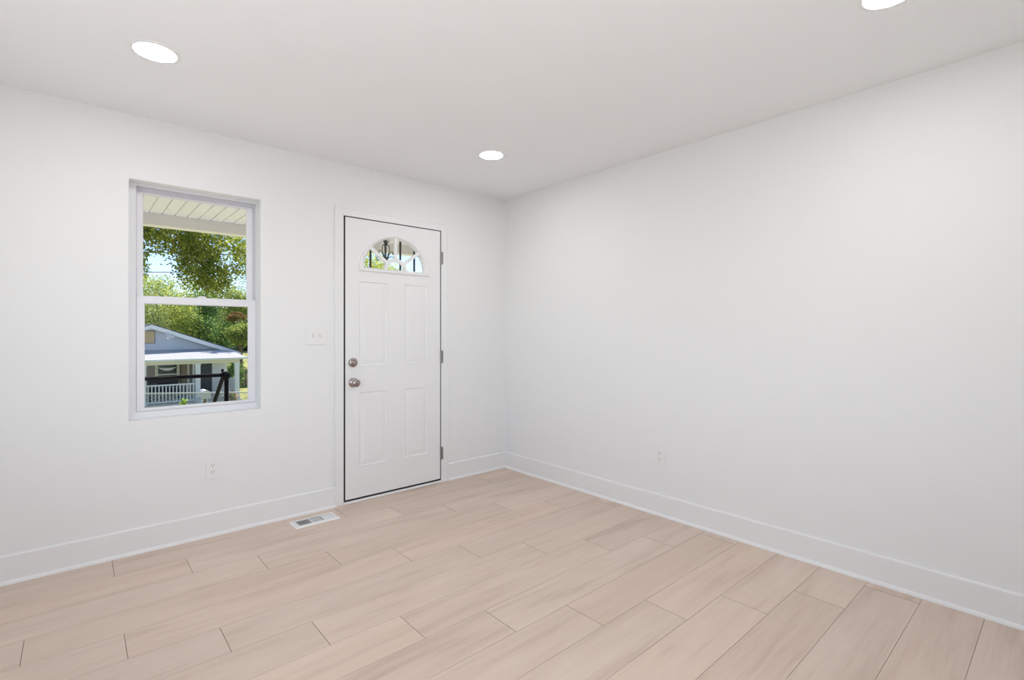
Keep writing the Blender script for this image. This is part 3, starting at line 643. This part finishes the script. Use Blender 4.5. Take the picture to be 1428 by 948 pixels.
# bench on the porch, chair, antenna, red flower shrub
bn = empty('bench', (.12, 23.9, ZF), 'dark high-backed bench on the neighbour\'s porch', 'bench')
B().box(-.48, .70, 23.6, 24.15, ZF+.38, ZF+.46, bev=.01).build('seat', DARKWD, bn)
k = B(); k.box(-.48, .70, 24.1, 24.17, ZF+.80, ZF+.94)
for i in range(9): k.box(-.46+.13*i, -.38+.13*i, 24.12, 24.16, ZF+.46, ZF+.80)
k.build('backrest', DARKWD, bn, weld=False)
for x in (-.45, .67):
    for y in (23.63, 24.12): B().box(x-.03, x+.03, y-.03, y+.03, ZF, ZF+.40).build('leg', DARKWD, bn)
    B().box(x-.03, x+.03, 23.62, 24.1, ZF+.62, ZF+.67).build('armrest', DARKWD, bn)
ant = empty('antenna', (.30, YW-.42, 1.0), 'small white antenna fixed to the rake of the grey-blue gable', 'antenna')
k = B(); k.tube([(.30, YW-.40, .95), (.30, YW-.45, 1.34)], .016, 8); k.build('mast', WHITEO, ant)
k = B(); k.tube([(.14, YW-.46, 1.17), (.44, YW-.46, 1.05)], .014, 6)
for i in range(6):
    t_ = i/5; x = .14+.30*t_; z = 1.17-.12*t_; w = .10-.01*i; k.tube([(x-.04, YW-.54, z-w), (x+.05, YW-.38, z+w)], .012, 6)
k.build('elements', WHITEO, ant)
k = B(); k.ball((.22, YW-.46, .97), .06, 10); k.build('bracket', WHITEO, ant)

# ------------------------------------------------------------------ planting
rng = np.random.default_rng(11)
def foliage(name, blobs, size, cols, mat_, parent=None, tag_=None, droop=.35):
    """leaves scattered in ellipsoids: blobs = [(centre, radii, count)]"""
    C = []
    for c, r, n in blobs:
        d = rng.normal(size=(n, 3)); d /= np.linalg.norm(d, axis=1)[:, None]
        rad = rng.uniform(.25, 1, size=(n, 1))**.5
        C.append(np.array(c)+d*rad*np.array(r)*(1+.18*rng.normal(size=(n, 1))))
    C = np.concatenate(C); n = len(C)
    a = rng.normal(size=(n, 3)); a[:, 2] -= droop; a /= np.linalg.norm(a, axis=1)[:, None]
    q = rng.normal(size=(n, 3)); w = np.cross(a, q); w /= np.linalg.norm(w, axis=1)[:, None]
    nn = np.cross(a, w)
    s = size*rng.uniform(.65, 1.35, size=(n, 1))
    V = np.stack([C-a*s*.5, C+w*s*.30+nn*s*.06, C+a*s*.5, C-w*s*.30+nn*s*.06], 1).reshape(-1, 3)
    if parent is not None: V = V-np.array(wpos(parent))
    me = bpy.data.meshes.new(name); me.vertices.add(4*n); me.vertices.foreach_set('co', V.ravel()); me.loops.add(4*n); me.loops.foreach_set('vertex_index', np.arange(4*n, dtype=np.int32))
    me.polygons.add(n); me.polygons.foreach_set('loop_start', np.arange(0, 4*n, 4, dtype=np.int32)); me.update(calc_edges=True); me.validate()
    k = rng.integers(0, len(cols), n); col = np.array(cols)[k]*rng.uniform(.75, 1.25, size=(n, 1)); col = np.concatenate([col, np.ones((n, 1))], 1)
    at = me.attributes.new('leaf', 'FLOAT_COLOR', 'FACE'); at.data.foreach_set('color', col.ravel().astype(np.float32))
    me.materials.append(mat_); o = bpy.data.objects.new(name, me); COL.objects.link(o)
    if parent is not None: o.parent = parent
    return o
def crown(c, r, nb, n, sub=.5):
    """an irregular crown: nb smaller blobs over an ellipsoid"""
    out = []
    for i in range(nb):
        d = rng.normal(size=3); d /= np.linalg.norm(d); k = rng.uniform(.35, .85)
        rr = sub*rng.uniform(.7, 1.25)
        out.append((np.array(c)+d*k*np.array(r), np.array(r)*rr*np.array([1, 1, .8]), n//nb))
    return out
def tree(label, x, y, blobs, size, cols, trunk_r=.18, branches=6, group='trees beyond the window', name='tree'):
    z = tz(x, y); e = empty(name, (x, y, z), label, 'tree', group)
    cs = [np.array(c) for c, r, n in blobs]; top = np.mean(cs, 0)
    zm = z+(top[2]-z)*.45
    k = B(); k.tube([(x, y, z-.1), (x+.03, y, z+(zm-z)*.5), (x+(top[0]-x)*.2, y+(top[1]-y)*.2, zm)], [trunk_r, trunk_r*.8, trunk_r*.65], 10); k.build('trunk', BARK, e, smooth=True)
    k = B(); p0 = Vector((x+(top[0]-x)*.2, y+(top[1]-y)*.2, zm))
    for c in cs[:branches]:
        c = Vector(c); m = (p0+c)/2+Vector((0, 0, .12*(c-p0).length)); k.tube([p0, m, c], [trunk_r*.5, trunk_r*.28, trunk_r*.10], 7)
    k.build('branches', BARK, e, smooth=True)
    foliage('foliage', blobs, size, cols, LEAF, e)
    return e
OLIVE = [(.25, .30, .07), (.32, .36, .08), (.17, .23, .06), (.40, .42, .10)]
LIGHT = [(.52, .58, .20), (.62, .63, .22), (.38, .48, .17), (.28, .38, .14)]
DEEP = [(.10, .20, .09), (.15, .27, .11), (.07, .15, .08), (.24, .36, .14)]
YELLOW = [(.62, .62, .18), (.52, .58, .17), (.42, .50, .14)]
RUST = [(.30, .17, .12), (.24, .17, .10), (.20, .20, .09)]
# big maple in the front yard: its lower limbs hang in front of the window
mp_ = tree('large maple hanging olive-green branches in front of the window', -4.6, 9.4,
     [((-4.6, 9.4, 5.6), (1.7, 1.6, 1.0), 1200), ((-3.4, 9.4, 4.7), (1.3, 1.2, .8), 1400), ((-1.6, 9.4, 5.2), (1.6, 1.4, .8), 1300), ((-.7, 9.2, 4.1), (.6, .9, .45), 700),
      ((-2.1, 9.2, 3.70), (.85, .9, .60), 4000), ((-1.45, 9.0, 3.40), (.80, .8, .60), 4200), ((-.92, 9.0, 3.25), (.52, .7, .60), 2500), ((-.98, 9.1, 2.72), (.45, .5, .55), 2500), ((-.66, 9.0, 2.42), (.36, .45, .42), 1700),
      ((-.34, 9.0, 3.22), (.30, .5, .24), 480), ((-.02, 9.2, 2.98), (.34, .4, .18), 420), ((-1.98, 9.1, 2.62), (.18, .3, .45), 500), ((-.12, 9.0, 2.66), (.30, .4, .16), 330)],
     .064, OLIVE, .24, 4, 'trees beyond the window', 'maple_tree')
k = B(); k.tube(spl([(-3.4, 9.4, 4.6), (-2.5, 9.2, 4.2), (-1.85, 9.0, 3.42), (-1.3, 9.0, 3.02), (-.95, 9.0, 2.72), (-.55, 9.0, 2.35)]), [.05-.0014*i for i in range(31)], 7); k.build('limb', BARK, mp_, smooth=True)
T_ = [('pale sunlit tree behind the left slope of the grey-blue roof', .9, 33, (.7, 33, 1.9), (2.6, 1.6, 2.2), 14, 16150, 0.115, LIGHT),
      ('dark green tree right behind the middle of the grey-blue roof', 3.6, 34.5, (3.6, 34.5, 1.5), (1.6, 1.5, 2.5), 12, 15300, 0.115, DEEP),
      ('bright yellow-green tree seen in the middle of the window', 5.2, 43, (5.4, 43, 3.7), (2.7, 1.8, 2.6), 12, 13600, 0.130, YELLOW),
      ('light green tree at the right edge of the window view', 7.6, 41.5, (7.4, 41.5, 2.7), (1.9, 1.5, 2.5), 12, 13600, .125, LIGHT),
      ('round sunlit bushy tree above the right end of the porch roof', 5.3, 33.2, (5.2, 33.0, 1.05), (1.2, .9, 1.2), 10, 9000, .11, LIGHT+DEEP[2:]),
      ('small rusty-leaved tree among the green crowns', 5.5, 34.6, (5.3, 34.6, 2.35), (.85, .6, .40), 4, 1700, .10, RUST),
      ('low mid-green tree filling the gap under the pale crowns', 2.4, 37.5, (2.4, 37.5, 1.6), (1.9, 1.5, 2.2), 10, 11900, 0.122, DEEP[1:]+LIGHT[2:]),
      ('tall thin-crowned tree farthest left beyond the house', .2, 46, (.6, 46, 5.4), (2.6, 1.6, 2.2), 8, 5100, 0.144, LIGHT),
      ('tall airy tree at the far right beyond the house', 9.6, 46, (9.2, 46, 7.6), (3.0, 1.8, 3.4), 9, 5440, 0.144, [(.30, .38, .16), (.40, .44, .20), (.22, .32, .12)]),
      ('tall tree standing right of the house, its crown shading the porch roof', 8.6, 31.0, (7.8, 29.8, 10.6), (1.7, 1.1, .9), 5, 1100, .24, DEEP),
      ('wide tree seen through the left of the fanlight', 9.3, 21, (8.7, 21, 4.1), (1.6, 1.4, 2.2), 9, 8840, 0.108, YELLOW),
      ('broad green tree behind the left end of the grey-blue house', -4.2, 36, (-4.2, 36, 2.6), (2.6, 1.7, 2.6), 10, 5000, .16, DEEP),
      ('broad pale green tree farther left behind the grey-blue house', -9.5, 37, (-9.5, 37, 2.8), (2.8, 1.7, 2.7), 10, 5000, .16, LIGHT),
      ('broad tree farthest left behind the grey-blue house', -14.8, 36, (-14.8, 36, 2.8), (2.8, 1.7, 2.8), 10, 4500, .16, DEEP),
      ('low rounded tree seen through the middle of the fanlight', 13.0, 25, (12.0, 25, 4.3), (1.9, 1.6, 1.5), 8, 6120, 0.108, LIGHT)]
for lb, x, y, c, r, nb, n, sz, cl in T_: tree(lb, x, y, crown(c, r, nb, n), sz, cl, .05 if n < 3000 else .12)
for lb, x, y, z, r, n, sz, cl in (('dark evergreen shrub at the right end of the porch roof', 7.25, 39.3, .35, (.9, .7, 1.0), 3600, .12, [(.03, .06, .05), (.05, .09, .07)]),
                           ('green shrub growing beside the neighbour\'s porch', 3.45, 26.2, -1.0, (.42, .4, .9), 1100, .11, DEEP)):
    e = empty('shrub', (x, y, tz(x, y)), lb, 'shrub'); foliage('foliage', [((x, y, z), r, n)], sz, cl, LEAF, e); B().tube([(x, y, tz(x, y)-.1), (x, y, z)], .04, 6).build('stem', BARK, e)
e = empty('flower_shrub', (2.35, 21.6, tz(2.35, 21.6)), 'reddish flowering plant by the neighbour\'s right porch post', 'plant')
foliage('leaves', [((2.35, 21.6, -1.80), (.22, .2, .38), 300)], .09, DEEP, LEAF, e); foliage('blossoms', [((2.35, 21.6, -1.62), (.20, .2, .26), 110)], .09, [(.55, .22, .18), (.6, .35, .28)], LEAF, e)
e = empty('seedling', (-1.16, 9.5, tz(-1.16, 9.5)), 'bright green seedling tip poking up at the bottom of the window', 'plant')
foliage('leaves', [((-1.16, 9.5, -.30), (.06, .06, .07), 60), ((-1.16, 9.5, -.7), (.10, .1, .4), 90)], .07, [(.5, .62, .25), (.4, .55, .2)], LEAF, e); B().tube([(-1.16, 9.5, tz(-1.16, 9.5)-.05), (-1.16, 9.5, -.32)], .008, 6).build('stem', BARK, e)
wfn = empty('board_fence', (5.5, 28, tz(5.5, 28)), 'dark weathered board fence in the neighbour\'s side yard', 'fence')
k = B()
for i in range(28): k.box(3.85+.15*i, 3.985+.15*i, 28, 28.025, tz(4, 28)-.05, -.92+.02*((i*7) % 3))
k.build('boards', WOODF, wfn, weld=False); k = B(); k.box(4.15, 8.05, 28.025, 28.07, -1.1, -1.02); k.box(4.15, 8.05, 28.025, 28.07, -1.6, -1.52); k.build('rails', WOODF, wfn, weld=False)
for x in (4.2, 6.1, 8.0): B().box(x-.05, x+.05, 28.07, 28.15, tz(x, 28)-.1, -.88).build('post', WOODF, wfn)
# utility cables across the street
for i, (x0, z0, x1, z1, y, lb) in enumerate(((-2.6, 2.98, .35, 3.19, 10.4, 'black overhead cable, the upper of two thick ones'), (-2.6, 2.56, .4, 2.80, 10.8, 'thin overhead cable under the upper one'))):
    k = B(); N_ = 40; pts = []
    for j in range(N_+1):
        x = -11.5+13.3*j/N_; t_ = (x-x0)/(x1-x0); pts.append((x, y, z0+(z1-z0)*t_))
    k.tube(pts, .014 if i == 0 else .009, 6); tag(k.build('utility_cable', WIREM, smooth=True), lb, 'cable', 'overhead cables')
up = empty('utility_pole', (1.9, 10.6, tz(1.9, 10.6)), 'brown wooden utility pole carrying the overhead cables', 'pole')
B().tube([(1.9, 10.6, tz(1.9, 10.6)-.3), (1.9, 10.6, 4.2)], [.13, .10], 12).build('shaft', BARK, up, smooth=True)
B().box(1.75, 2.05, 10.35, 10.85, 2.85, 2.93).build('bracket', BARK, up); B().box(1.75, 2.05, 10.45, 10.85, 3.27, 3.35).build('bracket', BARK, up)
